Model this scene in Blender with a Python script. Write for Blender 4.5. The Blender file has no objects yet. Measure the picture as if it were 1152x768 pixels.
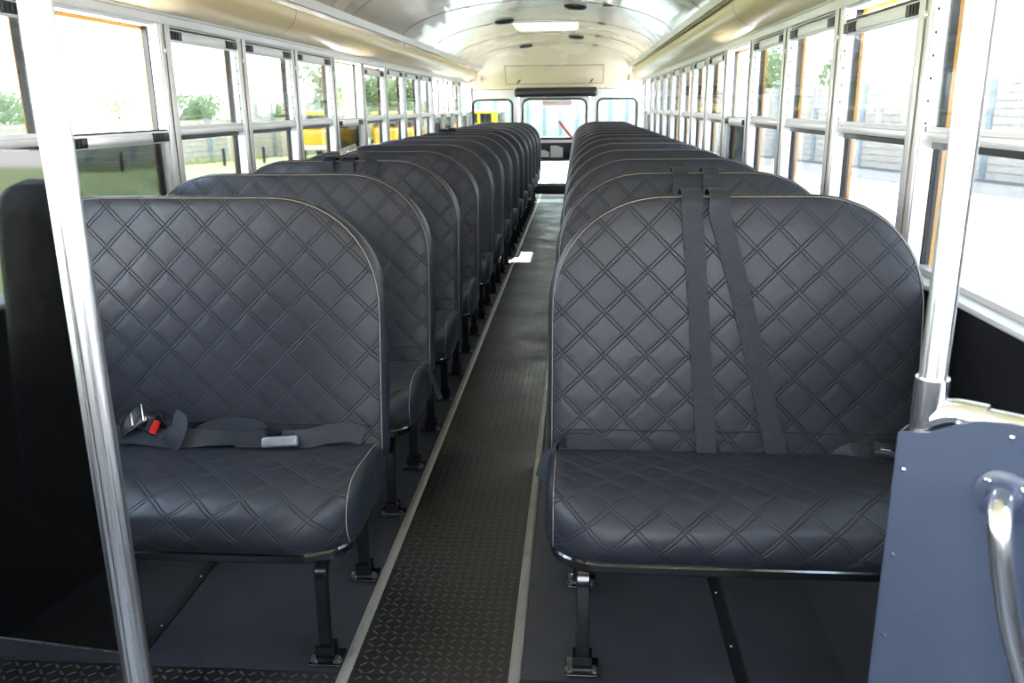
import bpy, bmesh, math, random
from mathutils import Vector, Matrix
random.seed(7)
S = bpy.context.scene
COL = S.collection
PI = math.pi

# ---------------------------------------------------------------- materials
class NT:
    def __init__(s, name):
        s.m = bpy.data.materials.new(name); s.m.use_nodes = True
        s.t = s.m.node_tree; s.t.nodes.clear()
        s.out = s.t.nodes.new('ShaderNodeOutputMaterial')
    def n(s, kind, **kw):
        nd = s.t.nodes.new(kind)
        for k, v in kw.items(): setattr(nd, k, v)
        return nd
    def put(s, sock, v):
        if isinstance(v, (int, float)): sock.default_value = v
        elif isinstance(v, (tuple, list)):
            sock.default_value = tuple(v) if len(v) == len(sock.default_value) else tuple(v) + (1,)
        else: s.t.links.new(v, sock)
    def m_(s, op, a, b=0.0, c=None, clamp=False):
        nd = s.n('ShaderNodeMath', operation=op, use_clamp=clamp)
        s.put(nd.inputs[0], a); s.put(nd.inputs[1], b)
        if c is not None: s.put(nd.inputs[2], c)
        return nd.outputs[0]
    def smooth(s, v, lo, hi, a=0.0, b=1.0):
        nd = s.n('ShaderNodeMapRange', interpolation_type='SMOOTHSTEP')
        s.put(nd.inputs[0], v); s.put(nd.inputs[1], lo); s.put(nd.inputs[2], hi); s.put(nd.inputs[3], a); s.put(nd.inputs[4], b)
        return nd.outputs[0]
    def mix(s, f, a, b):
        nd = s.n('ShaderNodeMix', data_type='RGBA')
        s.put(nd.inputs[0], f); s.put(nd.inputs[6], a); s.put(nd.inputs[7], b)
        return nd.outputs[2]
    def noise(s, vec, scale, detail=3, rough=.5):
        nd = s.n('ShaderNodeTexNoise'); s.put(nd.inputs['Vector'], vec)
        nd.inputs['Scale'].default_value = scale; nd.inputs['Detail'].default_value = detail; nd.inputs['Roughness'].default_value = rough
        return nd.outputs[0]
    def obj(s): return s.n('ShaderNodeTexCoord').outputs['Object']
    def uv(s): return s.n('ShaderNodeTexCoord').outputs['UV']
    def sep(s, v):
        nd = s.n('ShaderNodeSeparateXYZ'); s.put(nd.inputs[0], v); return nd.outputs
    def bump(s, h, dist, strength=1.0, prev=None):
        nd = s.n('ShaderNodeBump'); nd.inputs['Distance'].default_value = dist; nd.inputs['Strength'].default_value = strength
        s.put(nd.inputs['Height'], h)
        if prev is not None: s.put(nd.inputs['Normal'], prev)
        return nd.outputs[0]
    def bsdf(s, color, rough=.5, metal=0., normal=None, spec=.5, coat=0., coat_rough=.05, trans=0.):
        b = s.n('ShaderNodeBsdfPrincipled')
        s.put(b.inputs['Base Color'], color); s.put(b.inputs['Roughness'], rough); s.put(b.inputs['Metallic'], metal)
        b.inputs['Specular IOR Level'].default_value = spec
        b.inputs['Coat Weight'].default_value = coat; b.inputs['Coat Roughness'].default_value = coat_rough
        if normal is not None: s.put(b.inputs['Normal'], normal)
        s.t.links.new(b.outputs[0], s.out.inputs[0]); return b

def plain(name, col, rough=.5, metal=0., spec=.5, coat=0., var=.12, scale=6., bump=0., bscale=40., coat_rough=.05):
    t = NT(name); o = t.obj()
    n = t.noise(o, scale, 4)
    c = t.mix(n, tuple(x*(1-var) for x in col), tuple(min(1, x*(1+var)) for x in col))
    r = t.smooth(t.noise(o, scale*1.7, 3), .3, .7, max(.02, rough*.85), min(1, rough*1.15))
    nm = t.bump(t.noise(o, bscale, 3), bump) if bump else None
    t.bsdf(c, r, metal, nm, spec, coat, coat_rough); return t.m

def quilted(name, base, light):
    t = NT(name); u, v, _ = t.sep(t.uv())
    P = .0985
    ds = []
    for sgn in ('ADD', 'SUBTRACT'):
        a = t.m_('DIVIDE', t.m_(sgn, u, v), P)
        f = t.m_('SUBTRACT', t.m_('FRACT', a), .5)
        d = t.m_('MULTIPLY', t.m_('SUBTRACT', .5, t.m_('ABSOLUTE', f)), P*.7071)   # distance to the line
        ds.append(d)
    gs = []
    for d in ds:
        e = t.m_('ABSOLUTE', t.m_('SUBTRACT', d, .0042))
        gs.append(t.smooth(e, .0000, .0018, 1., 0.))
    g = t.m_('MAXIMUM', gs[0], gs[1])
    dm = t.m_('MINIMUM', ds[0], ds[1])
    puff = t.smooth(dm, .004, .020, 0., 1.)
    o = t.obj()
    grain = t.noise(o, 900, 2)
    cr = t.noise(o, 14, 3)
    h = t.m_('SUBTRACT', t.m_('MULTIPLY', puff, .22), t.m_('MULTIPLY', g, .50))
    h = t.m_('ADD', h, t.m_('MULTIPLY', cr, .6))
    nm = t.bump(h, .0030)
    nm = t.bump(grain, .00015, 1., nm)
    big = t.noise(o, 5, 4)
    c = t.mix(big, base, light)
    c = t.mix(t.m_('MULTIPLY', g, .35), c, tuple(x*.55 for x in base))  # stitch grooves darkened in the colour, standing for their shade
    r = t.smooth(big, .3, .7, .38, .48)
    t.bsdf(c, r, 0, nm, .45); return t.m

def vinyl(name, base):
    t = NT(name); o = t.obj()
    nm = t.bump(t.noise(o, 11, 3), .006)
    nm = t.bump(t.noise(o, 900, 2), .00015, 1., nm)
    c = t.mix(t.noise(o, 5, 4), base, tuple(x*1.35 for x in base))
    t.bsdf(c, .42, 0, nm); return t.m

def tread(name):
    t = NT(name); x, y, _ = t.sep(t.obj())
    c = .0235
    # rotate 45 degrees, two families of short ribs in a basket arrangement
    a = t.m_('DIVIDE', x, c); b = t.m_('DIVIDE', y, c)
    ia = t.m_('FLOOR', a); ib = t.m_('FLOOR', b)
    par = t.m_('MODULO', t.m_('ABSOLUTE', t.m_('ADD', ia, ib)), 2.)
    fa = t.m_('SUBTRACT', t.m_('FRACT', a), .5); fb = t.m_('SUBTRACT', t.m_('FRACT', b), .5)
    p = t.m_('ADD', fa, fb); q = t.m_('SUBTRACT', fa, fb)
    def rib(l, w):
        return t.m_('MULTIPLY', t.smooth(t.m_('ABSOLUTE', l), .40, .52, 1., 0.), t.smooth(t.m_('ABSOLUTE', w), .09, .19, 1., 0.))
    r1 = rib(p, q); r2 = rib(q, p)
    sel = t.n('ShaderNodeMix', data_type='FLOAT')
    t.put(sel.inputs[0], par); t.put(sel.inputs[2], r1); t.put(sel.inputs[3], r2)
    h = sel.outputs[0]
    o = t.obj()
    dirt = t.noise(o, 3.2, 5, .6)
    nm = t.bump(h, .0014); 
    base = t.mix(t.smooth(dirt, .35, .7), (.009, .009, .009), (.028, .026, .024))
    col = t.mix(t.m_('MULTIPLY', h, .5), base, (.11, .11, .115))  # ribs painted lighter to stand for their specular glint
    t.bsdf(col, t.smooth(dirt, .3, .7, .30, .52), 0, nm); return t.m

def brushed(name, col=(.78, .79, .80), rough=.28, var=.1, scl=(30, .8, 30)):
    t = NT(name); o = t.obj()
    mp = t.n('ShaderNodeMapping'); t.put(mp.inputs[0], o); mp.inputs['Scale'].default_value = scl
    n = t.noise(mp.outputs[0], 6, 4)
    c = t.mix(n, tuple(x*(1-var) for x in col), col)
    t.bsdf(c, t.smooth(n, .3, .7, rough*.8, rough*1.3), 1.0, t.bump(n, .00004)); return t.m

def glass(name, tint, gloss=.6):
    t = NT(name)
    tr = t.n('ShaderNodeBsdfTransparent'); gl = t.n('ShaderNodeBsdfGlossy'); gl.inputs['Roughness'].default_value = .02
    tr.inputs[0].default_value = tint + (1,)
    fr = t.n('ShaderNodeFresnel'); fr.inputs[0].default_value = 1.45
    dust = t.noise(t.obj(), 9, 4)
    tt = t.mix(t.smooth(dust, .3, .8), tint, tuple(x*.93 for x in tint)); t.put(tr.inputs[0], tt)
    mx = t.n('ShaderNodeMixShader'); t.put(mx.inputs[0], t.m_('MULTIPLY', fr.outputs[0], gloss))
    t.t.links.new(tr.outputs[0], mx.inputs[1]); t.t.links.new(gl.outputs[0], mx.inputs[2])
    t.t.links.new(mx.outputs[0], t.out.inputs[0]); return t.m

def webbing(name, col):
    t = NT(name); u, v, _ = t.sep(t.uv())
    w = t.m_('SINE', t.m_('MULTIPLY', u, 1400.)); w2 = t.m_('SINE', t.m_('MULTIPLY', v, 1800.))
    h = t.m_('MULTIPLY', w, w2)
    c = t.mix(t.noise(t.obj(), 20, 3), col, tuple(x*1.4 for x in col))
    t.bsdf(c, .5, 0, t.bump(h, .0004)); return t.m

def fence_mat(name):
    t = NT(name); x, y, z = t.sep(t.obj())
    f = t.m_('FRACT', t.m_('DIVIDE', z, .215))
    g = t.smooth(t.m_('ABSOLUTE', t.m_('SUBTRACT', f, .5)), .44, .49, 0., 1.)
    o = t.obj(); c = t.mix(t.noise(o, 1.5, 4), (.62, .54, .45), (.74, .66, .56))
    c = t.mix(g, c, (.25, .21, .18))
    t.bsdf(c, .85, 0, t.bump(t.m_('ADD', t.m_('MULTIPLY', g, -1.), t.m_('MULTIPLY', t.noise(o, 30, 3), .2)), .02)); return t.m

def lawn_mat():
    t = NT('lawn_grass'); o = t.obj()
    c = t.mix(t.noise(o, .5, 5), (.42, .50, .22), (.52, .58, .28))
    c = t.mix(t.smooth(t.noise(o, 25, 3), .3, .7), c, (.34, .42, .17))
    t.bsdf(c, .9, 0, t.bump(t.noise(o, 40, 3), .05)); return t.m

def leaf_mat(name, a, b):
    t = NT(name); o = t.obj(); c = t.mix(t.smooth(t.noise(o, 1.2, 3), .3, .7), a, b)
    bs = t.bsdf(c, .6)
    bs.inputs['Subsurface Weight'].default_value = 0
    tl = t.n('ShaderNodeBsdfTranslucent'); t.put(tl.inputs[0], c)
    mx = t.n('ShaderNodeMixShader'); mx.inputs[0].default_value = .35
    t.t.links.new(bs.outputs[0], mx.inputs[1]); t.t.links.new(tl.outputs[0], mx.inputs[2]); t.t.links.new(mx.outputs[0], t.out.inputs[0])
    return t.m

def translucent(name, col):
    t = NT(name); bs = t.bsdf(col, .35)
    tl = t.n('ShaderNodeBsdfTranslucent'); t.put(tl.inputs[0], col)
    mx = t.n('ShaderNodeMixShader'); mx.inputs[0].default_value = .6
    t.put(tl.inputs[0], t.mix(t.noise(t.obj(), 8, 2), col, tuple(x*.95 for x in col)))
    t.t.links.new(bs.outputs[0], mx.inputs[1]); t.t.links.new(tl.outputs[0], mx.inputs[2]); t.t.links.new(mx.outputs[0], t.out.inputs[0])
    return t.m

M = dict(
    quilt=quilted('quilted_vinyl', (.020, .022, .031), (.029, .032, .044)),
    vinyl=vinyl('seat_boxing_vinyl', (.016, .020, .029)),
    thread=plain('tan_thread', (.30, .25, .20), .7, var=.3, scale=120),
    belt=webbing('belt_webbing', (.015, .018, .027)),
    chrome=plain('chrome', (.75, .76, .78), .12, 1., var=.05),
    alum=brushed('brushed_aluminium', (.90, .91, .93), .30, .04, (60, 60, .35)),
    winalum=plain('window_aluminium', (.86, .86, .87), .38, .55, var=.03, scale=3),
    satin=plain('satin_aluminium', (.84, .85, .88), .22, 1., var=.02, scale=2),
    floor_strip=plain('floor_strip_aluminium', (.42, .41, .39), .42, .55, var=.2, scale=9),
    black_metal=plain('black_gloss_metal', (.006, .006, .007), .16, 0., spec=.6, coat=.6, var=.2, scale=20),
    bracket=plain('worn_bracket_metal', (.16, .16, .16), .3, .8, var=.6, scale=60),
    rubber=plain('side_floor_rubber', (.034, .037, .048), .50, var=.3, scale=4, bump=.0006, bscale=120),
    tread=tread('tread_rubber'),
    black=plain('black_plastic', (.012, .012, .014), .35, var=.2),
    gasket=plain('black_gasket', (.010, .013, .013), .6),
    darkwall=plain('dark_side_panel', (.006, .0065, .009), .18, var=.3, scale=8, spec=.5),
    cream=plain('cream_gloss_paint', (.86, .72, .54), .25, var=.03, scale=1.2, coat=.7, coat_rough=.06, bump=.005, bscale=1.1),
    cove=plain('cove_cream_paint', (.86, .66, .36), .35, var=.03, scale=.6, coat=.25, coat_rough=.15),
    white_paint=plain('white_door_paint', (.78, .77, .76), .35, var=.05),
    seam=plain('dark_sheet_seam', (.22, .19, .15), .6),
    orange=plain('orange_exterior_paint', (.88, .42, .06), .35, var=.08),
    yellow=plain('yellow_bus_paint', (.86, .48, .02), .35, var=.08, scale=2),
    glass=glass('tinted_side_glass', (.555, .57, .57), .5),
    rearglass=glass('rear_glass', (.46, .50, .475), .5),
    smoked=plain('smoked_black_panel', (.003, .003, .003), .04, spec=.5, var=.3, scale=5),
    blue_panel=plain('blue_grey_panel', (.045, .060, .096), .33, var=.12, scale=3, bump=.0006, bscale=70),
    red=plain('red_plastic', (.65, .03, .02), .35),
    buckle=plain('grey_buckle_metal', (.26, .27, .31), .4, .4, var=.1),
    fence=fence_mat('precast_fence'),
    post=plain('grey_blue_post', (.34, .40, .43), .7),
    concrete=plain('pale_concrete', (.52, .51, .49), .85, var=.15, scale=.8, bump=.004, bscale=30),
    gravel=plain('grey_gravel', (.22, .22, .21), .9, var=.4, scale=12, bump=.02, bscale=30),
    lawn=lawn_mat(),
    leafa=leaf_mat('tree_leaves', (.20, .30, .15), (.34, .44, .22)),
    weeds=leaf_mat('yellow_weeds', (.30, .33, .06), (.42, .42, .10)),
    bark=plain('bark', (.12, .09, .06), .9, var=.4, scale=10),
    lid=translucent('hatch_acrylic', (.85, .85, .82)),
    tyre=plain('tyre_rubber', (.015, .015, .015), .7),
    darkglass=plain('bus_window_glass', (.02, .025, .03), .06),
    card=plain('pale_card', (.55, .55, .50), .6),
)

# ---------------------------------------------------------------- mesh builder
class MB:
    def __init__(s): s.v = []; s.f = []; s.mi = []; s.uv = None; s.cur = 0
    def add(s, vs, fs, mi=None):
        b = len(s.v); s.v += [tuple(v) for v in vs]
        for f in fs: s.f.append(tuple(b+i for i in f)); s.mi.append(s.cur if mi is None else mi)
        return s
    def box(s, x0, x1, y0, y1, z0, z1, bev=0.0):
        if bev <= 0:
            vs = [(x, y, z) for z in (z0, z1) for y in (y0, y1) for x in (x0, x1)]
            return s.add(vs, [(0,2,3,1),(4,5,7,6),(0,1,5,4),(2,6,7,3),(0,4,6,2),(1,3,7,5)])
        bm = bmesh.new(); r = bmesh.ops.create_cube(bm, size=1)
        for v in bm.verts: v.co = Vector(((x0+x1)/2 + v.co.x*(x1-x0), (y0+y1)/2 + v.co.y*(y1-y0), (z0+z1)/2 + v.co.z*(z1-z0)))
        bmesh.ops.bevel(bm, geom=bm.edges[:], offset=bev, segments=3, affect='EDGES', profile=.5)
        bm.verts.index_update()
        s.add([v.co for v in bm.verts], [[v.index for v in f.verts] for f in bm.faces]); bm.free(); return s
    def rings(s, rs, closed=True, cap=True, mis=None):
        n = len(rs[0]); b = len(s.v)
        for r in rs: s.v += [tuple(p) for p in r]
        for i in range(len(rs)-1):
            for j in range(n if closed else n-1):
                k = (j+1) % n
                s.f.append((b+i*n+j, b+i*n+k, b+(i+1)*n+k, b+(i+1)*n+j)); s.mi.append(mis[i] if mis else s.cur)
        if cap:
            s.f.append(tuple(b+j for j in reversed(range(n)))); s.mi.append(mis[0] if mis else s.cur)
            e = b+(len(rs)-1)*n
            s.f.append(tuple(e+j for j in range(n))); s.mi.append(mis[-1] if mis else s.cur)
        return s
    def tube(s, pts, r, seg=12, sx=None):
        pts = [Vector(p) for p in pts]; rs = []; up = None
        for i, p in enumerate(pts):
            a = pts[max(0, i-1)]; c = pts[min(len(pts)-1, i+1)]
            t = (c-a).normalized()
            if up is None:
                up = Vector((0, 0, 1)) if abs(t.z) < .9 else Vector((1, 0, 0))
            u = t.cross(up).normalized(); w = u.cross(t).normalized(); up = w
            ri = r[i] if isinstance(r, (list, tuple)) else r
            rs.append([p + u*ri*math.cos(2*PI*k/seg) + w*ri*math.sin(2*PI*k/seg) for k in range(seg)])
        return s.rings(rs)
    def cyl(s, a, b, r, seg=16): return s.tube([a, b], r, seg)
    def lathe(s, c, prof, axis='z', seg=24):
        rs = []
        for r, h in prof:
            ring = []
            for k in range(seg):
                a = 2*PI*k/seg; x, y = r*math.cos(a), r*math.sin(a)
                d = {'z': (x, y, h), 'x': (h, x, y), 'y': (x, h, y)}[axis]
                ring.append((c[0]+d[0], c[1]+d[1], c[2]+d[2]))
            rs.append(ring)
        return s.rings(rs)
    def ribbon(s, pts, wdir, w, th=.0016):
        """flat strap along pts; wdir = one vector or one per point"""
        pts = [Vector(p) for p in pts]; rs = []
        for i, p in enumerate(pts):
            t = (pts[min(len(pts)-1, i+1)] - pts[max(0, i-1)]).normalized()
            d = Vector(wdir[i] if isinstance(wdir, list) else wdir); d = (d - t*d.dot(t)).normalized()
            n = t.cross(d)
            rs.append([p + d*w/2 + n*th, p + d*w/2 - n*th, p - d*w/2 - n*th, p - d*w/2 + n*th])
        return s.rings(rs)
    def build(s, name, mats, parent=None, smooth=35, uvf=None):
        me = bpy.data.meshes.new(name); me.from_pydata(s.v, [], s.f)
        if not isinstance(mats, (list, tuple)): mats = [mats]
        for m in mats: me.materials.append(m)
        me.polygons.foreach_set('material_index', s.mi)
        if s.uv is not None or uvf:
            L = me.uv_layers.new(name='UVMap')
            for lp in me.loops:
                L.data[lp.index].uv = s.uv[lp.vertex_index] if s.uv is not None else uvf(me.vertices[lp.vertex_index].co)
        bm = bmesh.new(); bm.from_mesh(me); bmesh.ops.recalc_face_normals(bm, faces=bm.faces[:]); bm.to_mesh(me); bm.free()
        if smooth:
            me.polygons.foreach_set('use_smooth', [True]*len(me.polygons)); me.set_sharp_from_angle(angle=math.radians(smooth))
        me.update()
        o = bpy.data.objects.new(name, me); COL.objects.link(o)
        if parent: o.parent = parent
        return o

def spline(pts, n=6):
    """Catmull-Rom through the points"""
    P = [Vector(p) for p in pts]; out = []
    for i in range(len(P)-1):
        p0 = P[max(0, i-1)]; p1 = P[i]; p2 = P[i+1]; p3 = P[min(len(P)-1, i+2)]
        for k in range(n):
            t = k/n
            out.append(.5*((2*p1) + (p2-p0)*t + (2*p0-5*p1+4*p2-p3)*t*t + (3*p1-p0-3*p2+p3)*t**3))
    out.append(P[-1]); return out

def empty(name, loc, rz=0.):
    o = bpy.data.objects.new(name, None); COL.objects.link(o); o.location = loc; o.rotation_euler = (0, 0, rz); o.empty_display_size = .1
    return o
def tag(o, label, cat, group=None):
    o['label'] = label; o['category'] = cat
    if group: o['group'] = group
    return o
def struct(o): o['kind'] = 'structure'; return o
def kids(o): return [c for c in bpy.data.objects if c.parent == o]
def copy_tree(o, parent=None, top=True):
    c = o.copy(); COL.objects.link(c); c.parent = parent
    for ch in kids(o): copy_tree(ch, c, False)
    return c

P = .7117            # window spacing
WX = 1.15            # inner face of the pilasters
ZR, ZH, ZS = 1.1147, 1.4846, .775
YB = 12.0            # back wall

# ---------------------------------------------------------------- floor, walls, ceiling
b = MB(); b.box(-1.16, 1.16, 1.56, YB, -.06, 0); b.box(-1.16, 1.16, -1.6, 1.56, -.06, -.001)
struct(b.build('floor', M['rubber']))
b = MB(); b.box(-.178, .178, 1.5545, YB-.005, .0002, .004); b.box(-1.10, 1.10, -1.55, 1.554, -.0009, .004)
struct(b.build('floor_tread', M['tread']))
n_trim = [0]
def trim(b, mat, **k):
    n_trim[0] += 1; o = b.build('trim_%d' % n_trim[0], mat, **k); return struct(o)
for sx in (-1, 1):
    b = MB()
    x0 = sx*.1855
    rs = []
    prof = [(-.0135, .0003), (-.0125, .0045), (-.009, .0068), (.009, .0068), (.0125, .0045), (.0135, .0003)]
    b.rings([[(x0+p[0], y, p[1]) for p in prof] for y in (1.20, YB-.01)])
    y = 1.3
    while y < YB-.1:
        b.lathe((x0, y, .0066), [(.0055, 0), (.005, .0016), (.002, .0022)], seg=10); y += .155
    trim(b, M['floor_strip'])
    # black seam strip with screws between the floor sheets
    b = MB(); x0 = sx*.672
    b.box(x0-.013, x0+.013, 1.57, YB-.01, .0003, .005)
    b.cur = 1; y = 1.7
    while y < YB-.2:
        b.lathe((x0, y, .0048), [(.005, 0), (.004, .002), (.001, .0024)], seg=8); y += .22
    trim(b, [M['black'], M['bracket']])
    # coved rubber turned up against the wall
    b = MB(); pr = [(.90, .0003), (.97, .012), (1.04, .045), (1.09, .10), (1.125, .18), (1.146, .27), (1.1485, .27), (1.1485, .0003)]
    b.rings([[(sx*p[0], y, p[1]) for p in pr] for y in (1.57, YB-.01)])
    trim(b, M['rubber'])

for sx, nm in ((-1, 'wall_left'), (1, 'wall_right')):
    b = MB(); xa, xb = sorted((sx*1.15, sx*1.21))
    y0 = -1.6
    b.box(xa, xb, y0, YB+.06, -.06, .765)
    b.cur = 1; b.box(xa, xb, -1.6, YB+.06, 1.50, 1.66)
    xc, xd = sorted((sx*.985, sx*1.21)); b.box(xc, xd, -1.6, YB+.06, 1.662, 1.72)
    b.cur = 0; b.box(xa, xb, -1.6, -1.5, .765, 1.5); b.box(xa, xb, 1.12, 1.17, .765, 1.5)
    if sx > 0: b.box(xa, xb, -1.5, -.15, .765, 1.5); b.box(xa, xb, .85, 1.40, .765, 1.5)  # blank panels out of view, added to keep light off the left seats
    struct(b.build(nm, [M['darkwall'], M['winalum']]))
    # sill and header mouldings
    b = MB(); pr = [(1.152, .765), (1.137, .765), (1.134, .770), (1.136, .777), (1.152, .783), (1.20, .786), (1.20, .766)]
    b.rings([[(sx*p[0], y, p[1]) for p in pr] for y in (y0, YB)]); trim(b, M['winalum'])
    b = MB(); pr = [(1.21, 1.484), (1.142, 1.484), (1.140, 1.489), (1.140, 1.512), (1.135, 1.514), (1.135, 1.522), (1.21, 1.522)]
    b.rings([[(sx*p[0], y, p[1]) for p in pr] for y in (-1.5, YB)]); trim(b, M['winalum'])
    # cream cove moulding above the windows
    b = MB(); pr = [(1.148, 1.5225), (1.126, 1.5225), (1.112, 1.524), (1.092, 1.528), (1.070, 1.535), (1.050, 1.545), (1.032, 1.558), (1.017, 1.574), (1.006, 1.592), (1.000, 1.610), (.998, 1.624), (1.000, 1.636), (1.012, 1.643), (1.148, 1.66)]
    b.rings([[(sx*p[0], y, p[1]) for p in pr] for y in (-1.5, 11.45)])
    b.cur = 1
    for yy in (4.1, 8.4):       # joints of the moulding lengths
        q = [(p[0]-.0015, p[1]) for p in pr[2:12]]
        b.rings([[(sx*p[0], yy+d, p[1]) for p in q] for d in (-.004, .004)], closed=False, cap=False)
    trim(b, [M['cove'], M['seam']])

CA, CZ0, CB = 1.012, 1.64, .29
def ceil_z(x): return CZ0 + CB*math.sqrt(max(0, 1-(x/CA)**2))
HX0, HX1, HY0, HY1 = -.29, .31, 8.16, 9.02      # roof hatch opening
xs = sorted(set([CA*math.sin(PI/2*k/24) for k in range(-24, 25)] + [HX0, HX1]))
xs = [x for i, x in enumerate(xs) if i == 0 or x - xs[i-1] > .004 or x in (HX0, HX1)]
ys = [-1.6] + [3.0] + [8.16, 9.02] + [11.35]
b = MB()
for i in range(len(xs)-1):
    for j in range(len(ys)-1):
        if ys[j] >= HY0-.001 and ys[j+1] <= HY1+.001 and xs[i] >= HX0-.001 and xs[i+1] <= HX1+.001: continue
        x0, x1, y0, y1 = xs[i], xs[i+1], ys[j], ys[j+1]
        q = [(x0, y0), (x1, y0), (x1, y1), (x0, y1)]
        b.add([(x, y, ceil_z(x)) for x, y in q], [(0, 3, 2, 1)])
        b.add([(x*1.02, y, ceil_z(x)+.03) for x, y in q], [(0, 1, 2, 3)])
me_ce = b.build('ceiling', M['cream'])
bm = bmesh.new(); bm.from_mesh(me_ce.data); bmesh.ops.remove_doubles(bm, verts=bm.verts[:], dist=.0008)
bad = [f for f in bm.faces if False]
bm.to_mesh(me_ce.data); bm.free(); me_ce.data.set_sharp_from_angle(angle=math.radians(50))
struct(me_ce)
# roof sheet seams with rivet tabs
b = MB()
for k in range(8):
    yy = 10.80 - 1.4234*k
    xx = [CA*.995*math.sin(PI/2*j/20) for j in range(-20, 21)]
    b.rings([[(x, yy+d, ceil_z(x)-e) for x in xx] for d, e in ((-.004, -.001), (-.004, .0025), (.004, .0025), (.004, -.001))], closed=False, cap=False)
    for x in (-.52, .52):
        b.box(x-.035, x+.035, yy+.012, yy+.024, ceil_z(x+.035)-.006, ceil_z(x)+.01)
trim(b, M['seam'])

# ---- rear cap: lower wall at y = 12, upper panel curving forward to the ceiling
def rrect(x0, x1, z0, z1, r, n=7):
    out = []
    for cx, cz, a0 in ((x1-r, z1-r, 0), (x0+r, z1-r, 90), (x0+r, z0+r, 180), (x1-r, z0+r, 270)):
        for k in range(n+1):
            a = math.radians(a0 + 90*k/n); out.append((cx+r*math.cos(a), cz+r*math.sin(a)))
    return out
def plate(name, outer, holes, y, th, mat, parent=None):
    """flat plate in the xz plane with holes, thickness th towards +y"""
    cu = bpy.data.curves.new(name, 'CURVE'); cu.dimensions = '2D'; cu.fill_mode = 'BOTH'; cu.extrude = th/2
    for loop in [outer] + holes:
        sp = cu.splines.new('POLY'); sp.points.add(len(loop)-1); sp.use_cyclic_u = True
        for i, (x, z) in enumerate(loop): sp.points[i].co = (x, z, 0, 1)
    tmp = bpy.data.objects.new('tmp_plate', cu); COL.objects.link(tmp)
    bpy.context.view_layer.update()
    me = bpy.data.meshes.new_from_object(tmp.evaluated_get(bpy.context.evaluated_depsgraph_get()))
    bpy.data.objects.remove(tmp); 
    me.transform(Matrix.Translation((0, y+th/2, 0)) @ Matrix.Rotation(PI/2, 4, 'X'))
    me.materials.clear(); me.materials.append(mat); me.name = name
    o = bpy.data.objects.new(name, me); COL.objects.link(o)
    if parent: o.parent = parent
    return o
def ring_frame(b, loop, y0, y1, w):
    """rubber gasket ring around a rounded rectangle"""
    cx = sum(p[0] for p in loop)/len(loop); cz = sum(p[1] for p in loop)/len(loop)
    n = len(loop)
    def off(d):
        out = []
        for i in range(n):
            a = Vector(loop[i-1]); c = Vector(loop[(i+1) % n]); t = (c-a).normalized(); nn = Vector((t.y, -t.x))
            p = Vector(loop[i]); 
            if nn.dot(p-Vector((cx, cz))) < 0: nn = -nn
            out.append(p+nn*d)
        return out
    L = [(off(w), y1), (off(w*.8), y0), (off(0), y0-.004), (off(-w*.35), y0), (off(-w*.4), y1)]
    rs = [[(p[0], yy, p[1]) for p in l] for l, yy in L]; rs.append(rs[0])
    b.rings(rs, cap=False)

WLr = rrect(-1.118, -.588, .80, 1.272, .07); WRr = rrect(.588, 1.105, .80, 1.272, .07)
door_hole = [(-.50, .002), (-.50, 1.335), (.485, 1.335), (.485, .002)]
outer = [(-1.20, -.06), (-1.20, 1.42), (1.20, 1.42), (1.20, -.06)]
# the door opening reaches the floor: use one outline with the notch
outer = [(-1.20, -.06), (-.50, -.06), (-.50, 1.335), (.485, 1.335), (.485, -.06), (1.20, -.06), (1.20, 1.42), (-1.20, 1.42)]
o = plate('wall_back', outer, [WLr, WRr], YB, .05, M['white_paint']); struct(o)
# upper cream panel
b = MB(); rows = []
NX = 30
for k in range(9):
    t = k/8
    row = []
    for j in range(NX+1):
        u = -1 + 2*j/NX
        zt = ceil_z(u*CA*.998)
        xb = u*1.15; xt = u*CA*.998
        s_ = t
        x = xb + (xt-xb)*s_
        z = 1.42 + (zt+.004-1.42)*s_
        y = YB - .005 - .68*(s_**2.0)*(.35+.65*(1-abs(u)**4)) - .0*s_
        row.append((x, y, z))
    rows.append(row)
b.rings(rows, closed=False, cap=False)
rows2 = [[(p[0], p[1]+.05, p[2]+.02) for p in r] for r in rows]
b.rings(rows2, closed=False, cap=False)
o_up = b.build('wall_back_upper', M['cream'], smooth=80); struct(o_up)
# ceiling end filler closing the gap over the rear panel
b = MB(); rs = []
for yy in (11.34, YB+.05):
    rs.append([(x, yy, ceil_z(x)+.006) for x in xs])
b.rings(rs, closed=False, cap=False); rs = [[(x*1.02, y, z+.03) for x, y, z in r] for r in rs]; b.rings(rs, closed=False, cap=False)
o = b.build('ceiling_rear', M['cream'], smooth=60); struct(o)
for sx in (-1, 1):
    b = MB(); xa, xb = sorted((sx*1.0, sx*1.21)); b.box(xa, xb, 11.9, YB+.05, 1.50, 1.72); trim(b, M['cream'])
b = MB(); b.box(-1.149, -.56, YB-.004, YB, 1.405, 1.418); b.box(.59, 1.149, YB-.004, YB, 1.405, 1.418); trim(b, M['seam'])
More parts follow.
